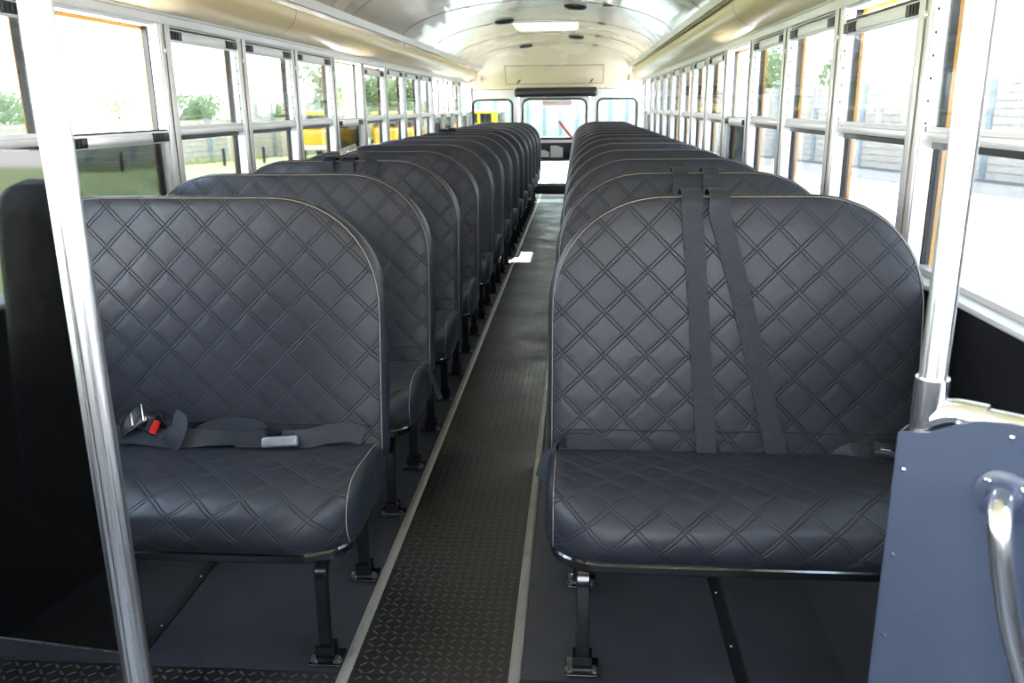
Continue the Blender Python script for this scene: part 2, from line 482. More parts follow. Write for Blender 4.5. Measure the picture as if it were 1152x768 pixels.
# access panel outline on the upper rear panel, with two hooks
acc = MB(); 
def up_pt(x, z, d=0.0):
    u = x/1.1; zt = ceil_z(u*CA*.998); s_ = (z-1.42)/(zt-1.42)
    return (x, YB-.005-.68*s_*s_*(.35+.65*(1-abs(u)**4)) - d, z)
for a, c in (((-.66, 1.48), (-.66, 1.705)), ((.65, 1.48), (.65, 1.705)), ((-.66, 1.705), (.65, 1.705)), ((-.66, 1.48), (.65, 1.48))):
    acc.tube([up_pt(a[0]+(c[0]-a[0])*t/14, a[1]+(c[1]-a[1])*t/14, .002) for t in range(15)], .0045, 6)
pan = acc.build('access_panel', M['seam'], o_up)
for x in (-.50, .48):
    h = MB(); p = Vector(up_pt(x, 1.49, .004)); h.tube([p, p+Vector((.0, -.02, .004)), p+Vector((.02, -.03, .03)), p+Vector((.035, -.028, .04))], .008, 8)
    h.build('hook', M['black'], pan)

b = MB(); ring_frame(b, WLr, YB-.006, YB+.02, .022)
wl = struct(b.build('window_1', M['gasket'])); 
o = plate('pane', [(p[0], p[1]) for p in WLr], [], YB+.015, .004, M['rearglass'], wl)
b = MB(); ring_frame(b, WRr, YB-.006, YB+.02, .022)
wr = struct(b.build('window_2', M['gasket'])); plate('pane', [(p[0], p[1]) for p in WRr], [], YB+.015, .004, M['rearglass'], wr)

# rear emergency door
DU = rrect(-.435, .425, .762, 1.275, .085); DL = rrect(-.40, .40, .140, .452, .03)
door = plate('door_1', [(-.492, .012), (-.492, 1.328), (.477, 1.328), (.477, .012)], [DU, DL], YB+.004, .035, M['white_paint']); struct(door)
b = MB(); ring_frame(b, DU, YB-.004, YB+.02, .022); b.build('window_gasket', M['gasket'], door)
b = MB(); ring_frame(b, DL, YB-.002, YB+.02, .012); b.build('lower_gasket', M['gasket'], door)
plate('pane', DU, [], YB+.018, .004, M['rearglass'], door); plate('lower_pane', DL, [], YB+.018, .004, M['rearglass'], door)
b = MB(); b.box(-.49, .475, YB-.03, YB+.003, .475, .70, .008); mp_ = b.build('mechanism_cover', M['black'], door)
for x0, x1, z0, z1 in ((-.19, -.075, .505, .60), (-.055, .115, .50, .66)):
    b = MB(); b.add([(x0, YB-.034, z0), (x1, YB-.034, z0), (x1, YB-.034, z1-.03), ((x0+x1)/2, YB-.034, z1), (x0, YB-.034, z1),
                     (x0, YB-.031, z0), (x1, YB-.031, z0), (x1, YB-.031, z1-.03), ((x0+x1)/2, YB-.031, z1), (x0, YB-.031, z1)],
                    [(0,1,2,3,4), (9,8,7,6,5), (0,5,6,1), (1,6,7,2), (2,7,8,3), (3,8,9,4), (4,9,5,0)]); b.build('notice_card', M['card'], mp_)
b = MB(); b.box(-.49, .475, YB-.02, YB+.002, .002, .118, .004); b.build('kick_plate', M['black'], door)
b = MB(); b.tube(spline([(.06, YB-.10, .985), (.13, YB-.095, .90), (.22, YB-.09, .79), (.30, YB-.07, .71), (.31, YB-.03, .69)]), .016, 10)
tmpo = b.build('release_lever', M['red'], door)
def text_obj(body, size, mat, loc, name, parent):
    cu = bpy.data.curves.new(name, 'FONT'); cu.body = body; cu.size = size; cu.extrude = .0006; cu.align_x = 'CENTER'; cu.align_y = 'CENTER'
    t = bpy.data.objects.new('tmp_text', cu); COL.objects.link(t); bpy.context.view_layer.update()
    me = bpy.data.meshes.new_from_object(t.evaluated_get(bpy.context.evaluated_depsgraph_get())); bpy.data.objects.remove(t)
    me.transform(Matrix.Translation(loc) @ Matrix.Rotation(PI/2, 4, 'X')); me.materials.clear(); me.materials.append(mat)
    o = bpy.data.objects.new(name, me); COL.objects.link(o); o.parent = parent; return o
b = MB(); b.box(-.165, .225, YB+.0125, YB+.0145, 1.19, 1.262); dec = b.build('decal', M['white_paint'], door)
text_obj('EMERGENCY DOOR', .052, M['red'], (.03, YB+.0115, 1.226), 'lettering', dec)

# padded header over the door
b = MB(); b.box(-.545, .575, YB-.13, YB-.002, 1.305, 1.43, .035)
hp = tag(b.build('header_pad', M['black']), 'black padded header above the rear emergency door', 'pad')

# front of the bus behind the camera: windscreen wall, header lowered to block sky
b = MB(); b.box(-1.2, 1.2, -1.66, -1.6, -.06, .80); b.box(-1.2, 1.2, -1.66, -1.6, 1.45, 1.98); b.box(-1.2, -1.1, -1.66, -1.6, .62, 1.6); b.box(1.1, 1.2, -1.66, -1.6, .62, 1.6); b.box(-.03, .03, -1.66, -1.6, .62, 1.6)
struct(b.build('wall_front', M['darkwall']))

# ---------------------------------------------------------------- pilasters and side windows
yL = [3.0541 + P*i for i in range(-2, 13)]
yR = [2.2347 + P*i for i in range(-1, 14)]
def pilaster(sx, y, parent=None):
    b = MB(); X = lambda v: sx*v
    def bx(x0, x1, ya, yb, z0, z1, bev=0): xa, xb = sorted((X(x0), X(x1))); b.box(xa, xb, ya, yb, z0, z1, bev)
    bx(1.140, 1.20, y-.040, y+.030, .786, 1.4835, .003)
    bx(1.136, 1.142, y-.012, y+.030, .786, 1.4835, .002)       # raised cover strip
    b.cur = 1
    bx(1.1355, 1.1395, y-.0145, y-.0125, .786, 1.4835)
    b.cur = 0
    for z in (.835, 1.395):
        b.lathe((X(1.1385), y-.016, z), [(.010, 0), (.009, -sx*.004), (.004, -sx*.007)], axis='x', seg=12)
    b.cur = 2
    bx(1.20, 1.204, y-.045, y+.035, .74, 1.50)
    return trim(b, [M['winalum'], M['seam'], M['orange']])
for y in yL + [YB+.0]:
    if y < YB-.05: pilaster(-1, y)
for y in yR: pilaster(1, y)
b = MB(); b.box(-1.2, -1.14, YB-.06, YB, .786, 1.4835); trim(b, M['white_paint'])
b = MB(); b.box(1.14, 1.2, YB-.06, YB, .786, 1.4835); trim(b, M['white_paint'])

n_win = [2]
def window(sx, ya, yb, state):
    """state: 0 closed, .03 slightly dropped, 1 fully lowered"""
    X = lambda v: sx*v
    def bx(b, x0, x1, y0, y1, z0, z1, bev=0): xa, xb = sorted((X(x0), X(x1))); b.box(xa, xb, y0, y1, z0, z1, bev)
    y0, y1 = ya+.031, yb-.041
    n_win[0] += 1
    b = MB()
    # jamb channels, fixed rail, sill channel, head
    for yy, d in ((y0, 1), (y1, -1)):
        a, c = sorted((yy, yy+d*.010)); bx(b, 1.143, 1.178, a, c, .787, 1.483)
    bx(b, 1.148, 1.172, y0+.0005, y1-.0005, ZR-.012, ZR+.010, .003)
    bx(b, 1.160, 1.195, y0+.0005, y1-.0005, .787, .800)
    bx(b, 1.150, 1.195, y0+.0005, y1-.0005, 1.474, 1.483)
    b.cur = 1       # black rubber at the jambs, plain black bar below the rail
    for yy, d in ((y0, 1), (y1, -1)):
        a, c = sorted((yy, yy+d*.016)); bx(b, 1.179, 1.196, a, c, .787, 1.483)
    bx(b, 1.173, 1.188, y0+.011, y1-.011, ZR-.030, ZR-.004)
    # punched stops on the far jamb
    for k in range(7):
        z = ZR+.03+.052*k
        b.lathe((X(1.152), y1-.0095, z), [(.0035, 0), (.003, -.0015), (.001, -.002)], axis='y', seg=8)
    b.cur = 2       # painted outer frame
    for yy, d in ((y0, 1), (y1, -1)):
        a, c = sorted((yy, yy+d*.0175)); bx(b, 1.197, 1.2065 if sx > 0 else 1.2005, a, c, .77, 1.495)
    bx(b, 1.197, 1.211, y0, y1, 1.462, 1.495)
    w = struct(b.build('window_%d' % n_win[0], [M['winalum'], M['black'], M['orange']]))
    g = MB(); bx(g, 1.184, 1.187, y0+.0105, y1-.0105, .80, ZR-.0305); g.build('lower_pane', M['glass'], w)
    dz = -(state if state < .5 else (ZH-ZR-.02))
    s = MB(); zt = 1.473+dz; zb = ZR+.010+dz
    if state >= .5: zb = .802
    bx(s, 1.150, 1.168, y0+.0105, y1-.0105, zt-.042, zt, .003)      # top bar
    bx(s, 1.144, 1.150, y0+.108, y1-.128, zt-.034, zt-.010, .002)
    s.cur = 1; bx(s, 1.1485, 1.166, y0+.0105, y1-.0105, zt, zt+.006); s.cur = 0  # black strip standing in for the dark gap above the bar
    if state < .5: bx(s, 1.153, 1.167, y0+.0105, y1-.0105, max(zb, ZR+.0105), ZR+.022)
    else: bx(s, 1.153, 1.167, y0+.0105, y1-.0105, zb, zb+.014)
    for yy, d in ((y0+.0105, 1), (y1-.0105, -1)):
        a, c = sorted((yy, yy+d*.008)); bx(s, 1.153, 1.167, a, c, zb, zt-.04)
    so = s.build('sash', [M['winalum'], M['black']], w)
    for ya_, yb_ in ((y0+.014, y0+.105), (y1-.125, y1-.014)):
        l = MB(); bx(l, 1.141, 1.1495, ya_, yb_, zt-.036, zt-.006, .003)
        for k in range(3):
            yy = ya_+.012+.02*k; bx(l, 1.1385, 1.1415, yy, yy+.008, zt-.032, zt-.010)
        l.build('latch', M['black'], so)
    g = MB(); bx(g, 1.159, 1.162, y0+.018, y1-.018, zb+.01, zt-.041); g.build('upper_pane', M['glass'], so)
    return w
stL = {0: 0, 1: 1, 5: 1, 6: .02, 10: 1, 11: 1, 13: 1}
for i in range(len(yL)-1): window(-1, yL[i], yL[i+1], stL.get(i, 0))
window(-1, yL[-1], YB-.02, 1) if YB-yL[-1] > .25 else None
stR = {0: 0, 1: .035, 4: 1, 12: 1}
for i in range(len(yR)-1): window(1, yR[i], yR[i+1], stR.get(i, 0))
# ---------------------------------------------------------------- bus seats
def seat_profile():
    # cushion side profile (y, z), from the rear bottom over the top to the front bottom
    return [(.375, .002), (.375, .10), (.36, .118), (.32, .126), (.26, .132), (.20, .137), (.14, .139), (.09, .136), (.055, .127),
            (.030, .113), (.013, .094), (.004, .072), (.001, .050), (.006, .030), (.016, .012), (.028, .002)]
def make_cushion(sx, W, parent):
    pr = spline([(p[0], 0, p[1]) for p in seat_profile()], 2); pr = [(p.x, p.z) for p in pr]
    cy, cz = .19, .065
    al = [0.0]
    for i in range(1, len(pr)): al.append(al[-1] + math.dist(pr[i], pr[i-1]))
    ends = [(0, .030), (.003, .019), (.009, .010), (.018, .004), (.030, .001), (.045, 0)]
    st = [(x, e) for x, e in ends] + [(x, 0) for x in [.045 + (W-.09)*k/26 for k in range(1, 26)]] + [(W-x, e) for x, e in reversed(ends)]
    b = MB(); rings = []; uv = []; mis = []
    for x, e in st:
        ring = []
        dd = min(x, W-x)
        c = .085*(1-min(1, dd/.13))**2
        for i, (y, z) in enumerate(pr):
            vy, vz = y-cy, z-cz; L = math.hypot(vy, vz)
            y2 = y - vy/L*e; z2 = z - vz/L*e
            y2 = .375 - (.375-y2)*(.375-c)/.375
            sag = .004*math.sin(PI*x/W)
            ring.append((sx*x, -.07+y2, .285+z2-sag*(1 if z > .1 else 0)))
            uv.append((x+.013, al[i]))
        rings.append(ring)
    mis = [1 if (a[0] < .0185 and bb[0] < .0185) or (a[0] > W-.0185 and bb[0] > W-.0185) else 0 for a, bb in zip(st[:-1], st[1:])]
    b.rings(rings, closed=True, cap=True, mis=mis); b.uv = uv
    b.mi[-1] = 1; b.mi[-2] = 1
    o = b.build('seat_cushion', [M['quilt'], M['vinyl']], parent, smooth=60)
    for kk in (3, len(st)-4):
        s = MB()
        ring = [Vector(p) for p in rings[kk]][3:]
        cen = Vector((sx*W/2, .12, .35))
        s.tube([p + Vector((-sx*.0005 if kk == 3 else sx*.0005, 0, 0)) + (Vector((p.x, p.y, p.z))-Vector((p.x, .12, .35))).normalized()*.0006 for p in ring], .0010, 5)
        s.build('stitching', M['thread'], o)
    return o
def back_outline(W, n=14, r=.275, zb=.335, zt=.996):
    pts = []
    rb = .05
    for k in range(n//2+1):
        a = PI + PI/2*k/(n//2); pts.append((rb+rb*math.cos(a), zb+rb+rb*math.sin(a)))
    for k in range(1, 10): pts.append((rb+(W-2*rb)*k/10, zb))
    for k in range(n//2+1):
        a = 1.5*PI + PI/2*k/(n//2); pts.append((W-rb+rb*math.cos(a), zb+rb+rb*math.sin(a)))
    for k in range(1, 8): pts.append((W, zb+rb+(zt-r-zb-rb)*k/8))
    e = 2/2.15
    def se(a): return (math.copysign(abs(math.cos(a))**e, math.cos(a)), math.copysign(abs(math.sin(a))**e, math.sin(a)))
    for k in range(n+1):
        c, s = se(PI/2*k/n); pts.append((W-r+r*c, zt-r+r*s))
    for k in range(1, 8): pts.append((W-r-(W-2*r)*k/8, zt))
    for k in range(n+1):
        c, s = se(PI/2+PI/2*k/n); pts.append((r+r*c, zt-r+r*s))
    for k in range(1, 8): pts.append((0, zt-r-(zt-r-zb-rb)*k/8))
    return pts
def make_back(sx, W, parent):
    L = back_outline(W); n = len(L)
    # taper: the sides lean in a little towards the top
    def offs(d):
        out = []
        for i in range(n):
            a = Vector(L[i-1]); c = Vector(L[(i+1) % n]); t = (c-a)
            t = t.normalized() if t.length > 1e-6 else Vector((1, 0)); nn = Vector((-t.y, t.x))
            if nn.dot(Vector((W/2, .66))-Vector(L[i])) < 0: nn = -nn
            out.append(Vector(L[i])+nn*d)
        return out
    def scl(l, s): c = Vector((W/2, .66)); return [c+(p-c)*s for p in l]
    def lean(z): return .305 + .085*(z-.40)/.6
    spec = []
    in0 = offs(.05)
    spec += [(scl(in0, .5), .084), (in0, .082), (offs(.018), .076), (offs(.004), .064), (offs(-.005), .042), (offs(-.004), .022), (offs(-.001), .008), (offs(.006), -.001)]
    spec += [(offs(.014), -.006), (offs(.03), -.010), (in0, -.013), (scl(in0, .92), -.016), (scl(in0, .8), -.018), (scl(in0, .6), -.019), (scl(in0, .35), -.020), (scl(in0, .1), -.020)]
    rings = []; uv = []
    for l, y in spec:
        rings.append([(sx*(p[0]), lean(p[1])+y, p[1] - max(0, y)*.30*min(1, max(0, (p[1]-.80)/.15))) for p in l]); uv += [(p[0]+.02, p[1]+.012) for p in l]
    b = MB(); mis = [1]*7 + [0]*8
    b.rings(rings, mis=mis); b.mi[-2] = 1; b.mi[-1] = 0; b.uv = uv
    o = b.build('backrest', [M['quilt'], M['vinyl']], parent, smooth=60)
    s = MB(); ring = [Vector(p) + Vector((0, -.0014, 0)) for p in rings[7]]
    s.tube(ring + [ring[0]], .0011, 5)
    s.build('piping', M['thread'], o)
    # dart seam low across the front panel
    s = MB(); zz = .448
    s.tube([(sx*(.03+(W-.06)*k/20), lean(zz)-.0165-.003*math.sin(PI*k/20), zz+.004*math.sin(PI*k/20)) for k in range(21)], .0022, 5)
    s.build('cross_seam', M['gasket'], o)
    return o
def flat_tube(b, pts, wx, wy):
    pts = [Vector(p) for p in pts]; rs = []
    for i, p in enumerate(pts):
        t = (pts[min(len(pts)-1, i+1)] - pts[max(0, i-1)]).normalized(); u = Vector((1, 0, 0)); w = t.cross(u).normalized()
        ring = []
        for a, c in ((1, .6), (.8, 1), (-.8, 1), (-1, .6), (-1, -.6), (-.8, -1), (.8, -1), (1, -.6)): ring.append(p+u*wx/2*a+w*wy/2*c)
        rs.append(ring)
    b.rings(rs)
def make_leg(sx, x, front, parent):
    b = MB(); y = 0 if front else .35
    d = .02 if front else -.01
    pts = [(sx*x, y, .012), (sx*x, y, .10), (sx*x, y, .20), (sx*x, y+d*.3, .225), (sx*x, y+d, .245), (sx*x, y+d*2, .262)]
    flat_tube(b, pts, .030, .022)
    leg = b.build('leg', M['black_metal'], parent)
    f = MB(); f.box(sx*x-.036, sx*x+.036, y-.03, y+.034, .0045, .009, .002)
    f.box(sx*x-.021, sx*x+.021, y-.018, y-.012, .009, .045); f.box(sx*x-.021, sx*x+.021, y+.012, y+.018, .009, .045)
    f.cur = 1
    for dx in (-.026, .026): f.lathe((sx*x+dx, y-.012, .009), [(.0105, 0), (.0105, .003), (.0075, .0035), (.0075, .010), (.003, .012)], seg=10)
    f.build('foot_bracket', [M['black_metal'], M['bracket']], leg)
def make_frame(sx, W, parent):
    b = MB()
    pts = [(.03, .31), (.02, .20), (.018, .08), (.024, .03), (.045, -.005), (.08, -.025), (.14, -.035), (W*.5, -.037), (W-.14, -.035), (W-.07, -.02), (W-.03, .03), (W-.02, .12), (W-.02, .31)]
    sp = spline([(sx*p[0], p[1], .276) for p in pts], 5)
    rs = []
    for i, p in enumerate(sp):
        t = (sp[min(len(sp)-1, i+1)] - sp[max(0, i-1)]).normalized(); w = Vector((0, 0, 1)); u = t.cross(w).normalized()
        rs.append([p+u*.009*a+w*.0115*c for a, c in ((1, .6), (.6, 1), (-.6, 1), (-1, .6), (-1, -.6), (-.6, -1), (.6, -1), (1, -.6))])
    b.rings(rs)
    xa, xb = sorted((sx*.03, sx*(W-.03))); b.box(xa, xb, .12, .15, .270, .285); b.box(xa, xb, .28, .31, .262, .285)
    # wall bracket
    wa, wb = sorted((sx*(W-.03), sx*(W+.022))); b.box(wa, wb, .02, .30, .262, .285)
    return b.build('seat_frame', M['black_metal'], parent)
def make_seat(sx, W):
    r = empty('bus_seat', (0, 0, 0))
    make_cushion(sx, W, r); make_back(sx, W, r); make_frame(sx, W, r)
    make_leg(sx, .082, True, r); make_leg(sx, .082, False, r)
    return r
XR, XL, WR_, WL_ = .25, -.155, .862, .955
SP = .7005
ordn = ['front', 'second', 'third', 'fourth', 'fifth', 'sixth', 'seventh', 'eighth', 'ninth', 'tenth', 'eleventh', 'twelfth', 'thirteenth', 'rearmost']
seats = {}
for sx, X0, W, side in ((1, XR, WR_, 'right'), (-1, XL, WL_, 'left')):
    proto = make_seat(sx, W)
    for k in range(14):
        o = proto if k == 0 else copy_tree(proto)
        o.location = (X0, 1.60+SP*k, 0)
        lab = {('right', 0): 'front row bus seat right of the aisle, two straps draped down its back',
               ('left', 0): 'front row bus seat left of the aisle, loose lap belt on its cushion',
               ('right', 1): 'second row quilted bus seat right of the aisle, two straps over its top edge',
               ('left', 2): 'third row bus seat left of the aisle, belt looped over its top edge'}.get((side, k),
               'black quilted bus seat %s of the aisle, %s row counted from the camera' % (side, ordn[k]))
        tag(o, lab, 'bus seat', 'bus seats along the %s side of the aisle' % side)
        seats[(side, k)] = o

# belts (all in the seat's own coordinates; world -> local by subtracting the root)
def belt(seat, pts, wdir, w=.047, name='seat_belt', th=.0014, n=6):
    L = seat.location; b = MB(); q = spline([Vector(p)-L for p in pts], n)
    if isinstance(wdir, list):
        ws = spline(wdir, n); wd = [Vector(v) for v in ws]
    else: wd = wdir
    b.ribbon(q, wd, w, th)
    al = 0; uv = []; prev = q[0]
    for p in q:
        al += (p-prev).length; prev = p; uv += [(0, al), (0, al), (w, al), (w, al)]
    b.uv = uv
    return b.build(name, M['belt'], seat, smooth=50)
def bf(z, k=0): return 1.60 + SP*k + .305 + .085*(z-.40)/.6 - .0225     # front face of the backrests
def over_top(seat, x_top, x_bot, k, zb=.40, back=True):
    y = bf(1.0, k)
    pts = [(x_bot, bf(zb, k)-.006, zb), (x_bot+(x_top-x_bot)*.35, bf(.6, k)-.004, .6), (x_bot+(x_top-x_bot)*.7, bf(.8, k)-.003, .8),
           (x_top, bf(.95, k)-.0005, .95), (x_top, bf(.975, k)+.002, .984), (x_top, y+.022, .9985), (x_top, y+.04, 1.0045), (x_top, y+.065, 1.0045), (x_top, y+.088, .996), (x_top, y+.110, .975), (x_top, y+.112, .90), (x_top-.01, y+.095, .75)]
    return belt(seat, pts, (1, 0, 0), .047)
s = seats[('right', 0)]
over_top(s, .574, .622, 0); over_top(s, .637, .785, 0)
belt(s, [(.272, 1.868, .418), (.30, 1.876, .421), (.34, 1.882, .420), (.38, 1.888, .412), (.43, 1.894, .396), (.46, 1.898, .384)], [(0, .15, 1), (0, .15, 1), (.0, .15, 1), (.0, .2, 1), (.1, .2, 1), (.1, .2, 1)], .046)
belt(s, [(.292, 1.868, .424), (.270, 1.862, .418), (.250, 1.856, .396), (.238, 1.852, .365), (.232, 1.85, .340)], [(.3, -.2, 1), (.5, -.4, .8), (.6, -.6, .5), (.6, -.7, .3), (.6, -.7, .3)], .042)
belt(s, [(.90, 1.90, .402), (.935, 1.885, .412), (.98, 1.87, .416), (1.02, 1.86, .415), (1.08, 1.86, .412)], [(.2, .6, .8), (.1, .6, .8), (0, 1, .4), (0, 1, .3), (0, 1, .2)], .047)
def buckle(seat, loc, rot, size=(.075, .045, .020), mat='buckle', red=False, name='buckle', face='chrome'):
    b = MB(); x, y, z = [v/2 for v in size]
    b.box(-x, x, -y, y, -z, z, min(z*.7, .006))
    b.cur = 1
    b.box(-x*.72, x*.10, -y*.72, y*.72, z-.001, z+.002, .001)
    if red: b.cur = 2; b.box(x*.45, x*1.02, -y*.8, y*.8, -z*.6, z+.0025, .001)
    o = b.build(name, [M[mat], M[face], M['red']], seat); o.location = Vector(loc)-seat.location; o.rotation_euler = [math.radians(a) for a in rot]; return o
buckle(s, (1.035, 1.852, .427), (12, 4, -10), (.08, .045, .018), 'vinyl')
s = seats[('right', 1)]
over_top(s, .628, .63, 1, .8); over_top(s, .72, .72, 1, .8)
s = seats[('left', 0)]
yb = 1.865
belt(s, [(-.92, yb, .425), (-.85, yb-.01, .428), (-.78, yb-.012, .432), (-.72, yb-.02, .432), (-.67, yb-.03, .430), (-.62, yb-.03, .432), (-.57, yb-.02, .430), (-.50, yb-.01, .425), (-.45, yb, .425)],
     [(0, .5, 1), (0, .5, 1), (0, .6, 1), (0, .6, .8), (0, .6, .8), (.1, .5, .9), (.2, .8, .5), (.1, .9, .3), (0, .5, .8)], .046)
belt(s, [(-.70, yb-.005, .42), (-.69, yb-.012, .455), (-.665, yb-.02, .478), (-.640, yb-.028, .470), (-.645, yb-.045, .44), (-.66, yb-.05, .420)], [(1, 0, .15), (1, 0, .1), (1, 0, .1), (1, 0, .1), (1, 0, .0), (1, 0, 0)], .048)
belt(s, [(-.60, yb-.005, .435), (-.55, yb+.012, .448), (-.48, yb+.010, .450), (-.435, yb-.01, .446), (-.425, yb-.03, .442), (-.445, yb-.042, .438), (-.50, yb-.04, .436)], (0, .1, 1), .040)
belt(s, [(-.40, yb, .422), (-.34, yb-.012, .428), (-.29, yb+.0, .436), (-.24, yb+.01, .440), (-.20, yb+.012, .430)], [(0, .5, .9), (0, .5, .9), (0, .4, 1), (0, .3, 1), (0, .5, 1)], .046)
buckle(s, (-.765, yb-.01, .468), (55, -34, -8), (.085, .05, .006), 'chrome', name='latch_plate')
buckle(s, (-.722, yb-.012, .462), (75, 25, 0), (.055, .042, .022), 'vinyl', True)
buckle(s, (-.392, yb-.03, .428), (68, -3, 4), (.088, .026, .024), 'buckle', False, face='buckle')
s = seats[('left', 1)]
bb = belt(s, [(-.165, 2.53, .40), (-.15, 2.53, .39), (-.140, 2.525, .36), (-.125, 2.52, .325), (-.115, 2.515, .30)], (0, 1, 0), .045)
bb.data.materials[0] = M['belt']
s = seats[('left', 2)]
over_top(s, -.60, -.60, 2, .85); over_top(s, -.68, -.68, 2, .85)
y = bf(1., 2)
belt(s, [(-.70, y+.03, 1.012), (-.62, y+.03, 1.016), (-.55, y+.03, 1.02), (-.52, y+.02, 1.01), (-.50, y-.01, .98), (-.505, y-.035, .93), (-.51, y-.03, .88)], [(0, 1, 0), (0, 1, 0), (0, 1, .2), (.3, 1, .3), (.8, .5, .2), (1, .2, 0), (1, 0, 0)], .046)
buckle(s, (-.60, y+.02, 1.034), (30, -18, 10), (.07, .046, .005), 'chrome', name='latch_plate')
s = seats[('left', 7)]
y = bf(1., 7)
over_top(s, -.72, -.72, 7, .85); buckle(s, (-.72, y+.01, 1.018), (20, 0, 6), (.13, .03, .02), 'black', False)
for side, k, x in (('left', 3, -.58), ('left', 5, -.66), ('right', 2, .74), ('right', 4, .66)):
    pass

# ---------------------------------------------------------------- left driver partition
part = tag(empty('driver_partition', (-.315, 1.0, 0)), 'tall glossy black partition panel with an aluminium pole, left foreground', 'partition')
b = MB(); b.box(-.84, -.012, -.004, .004, .451, 1.150); pn = b.build('panel', M['smoked'], part); pn.rotation_euler = (0, 0, -.115)
b = MB(); b.box(-.84, -.012, -.005, .005, .448, .4508); t_ = b.build('bottom_trim', M['bracket'], part); t_.rotation_euler = (0, 0, -.115)
b = MB()
# fluted aluminium pole
rs = []
for z in (.004, .5, 1.0, 1.5, ceil_z(-.3)-.002):
    ring = []
    for k in range(48):
        a = 2*PI*k/48; r = .0172
        da = ((a-1.5*PI+.12+PI) % (2*PI))-PI
        if abs(da) < .14: r -= .0022
        ring.append((r*1.12*math.cos(a), r*math.sin(a), z))
    rs.append(ring)
b.rings(rs); b.build('pole', M['alum'], part)
b = MB(); b.lathe((0, 0, .0045), [(.032, 0), (.032, .004), (.021, .008), (.021, .025), (.0175, .026)]); b.build('floor_flange', M['chrome'], part)
b = MB(); b.lathe((-.80, .09, .0), [(.03, .0045), (.03, .01), (.016, .012), (.016, .46)]); b.build('post', M['black_metal'], part)

# driver's seat, only its edge shows
ds = tag(empty('driver_seat', (-.53, .42, 0)), 'grey driver seat at the far left edge in front of the black partition', 'driver seat')
def blob_box(x0, x1, y0, y1, z0, z1, bev, mat, name, taper=0.):
    b = MB(); b.box(x0, x1, y0, y1, z0, z1, bev)
    zc = (z0+z1)/2
    b.v = [(v[0]*(1-taper*max(0, (v[2]-zc)/(z1-z0))), v[1], v[2]) for v in b.v]
    return b.build(name, mat, ds)
blob_box(-.212, .212, .26, .37, .48, 1.09, .05, M['vinyl'], 'backrest', .6)
blob_box(-.21, .20, -.22, .25, .36, .47, .04, M['vinyl'], 'cushion')
b = MB(); b.lathe((0, .02, 0), [(.2, .005), (.2, .03), (.07, .05), (.07, .36), (.15, .38)]); b.build('pedestal', M['black_metal'], ds)

# ---------------------------------------------------------------- right entry barrier
br = tag(empty('entry_barrier', (.762, 1.055, 0), -math.atan2(.62, .785)), 'blue grey entry barrier panel with aluminium pole and grab rail, right foreground', 'barrier')
b = MB(); b.tube([(0, 0, .004), (0, 0, .8), (0, 0, ceil_z(.76)+.002)], .0165, 32); b.build('pole', M['alum'], br)
b = MB()
b.tube([(0, 0, .762), (0, 0, .859)], .0205, 32)
b.tube(spline([(0, 0, .800), (.018, 0, .812), (.030, 0, .817), (.046, 0, .818), (.068, 0, .818)], 4), [.019]*0 or .0195, 24)
b.tube(spline([(.002, 0, .772), (.010, 0, .790), (.022, 0, .804), (.04, 0, .812)], 4), .012, 16)
tee = b.build('tee_fitting', M['satin'], br)
b = MB(); b.lathe((.042, -.0185, .812), [(.0045, 0), (.0045, -.003), (.002, -.004)], axis='y', seg=12); b.build('screw', M['bracket'], tee)
b = MB(); b.tube([(.05, 0, .818), (.30, 0, .818), (.47, 0, .818)], .0152, 24); b.build('crossbar', M['satin'], br)
b = MB()
out = [(-.026, .10), (-.026, .785), (-.018, .789), (.010, .795), (.036, .810), (.062, .823), (.10, .829), (.47, .829), (.47, .10)]
b.rings([[(p[0], y, p[1]) for p in out] for y in (-.026, -.0235)])
b.rings([[(p[0], y, p[1]) for p in ((-.026, .10), (-.026, .785), (-.024, .785), (-.024, .10))] for y in (-.026, .012)])
b.cur = 1
for px, pz in ((-.013, .737), (-.013, .614), (-.013, .492), (-.013, .37), (.102, .812), (.20, .812)):
    b.lathe((px, -.0262, pz), [(.0036, 0), (.003, -.0018), (.001, -.0024)], axis='y', seg=10)
b.build('panel', [M['blue_panel'], M['chrome']], br)
b = MB(); b.lathe((.104, -.0262, .737), [(.034, 0), (.034, -.003), (.030, -.005), (.020, -.006), (.018, -.009), (.0165, -.016)], axis='y', seg=32); fl = b.build('rail_flange', M['blue_panel'], br)
b = MB()
for a in (40, 140, 270, 0, 200): 
    if a in (40, 140, 270): b.lathe((.104+.026*math.cos(math.radians(a)), -.030, .737+.026*math.sin(math.radians(a))), [(.005, 0), (.0045, -.003), (.002, -.005)], axis='y', seg=12)
b.build('bolt', M['chrome'], fl)
b = MB(); b.tube(spline([(.104, -.028, .737), (.105, -.045, .739), (.109, -.068, .735), (.113, -.080, .722), (.118, -.084, .700), (.127, -.085, .66), (.143, -.085, .60), (.165, -.084, .54), (.20, -.084, .46), (.235, -.084, .38), (.25, -.070, .345), (.255, -.045, .33), (.255, -.026, .328)], 6), .0142, 24)
b.build('grab_rail', M['satin'], br)

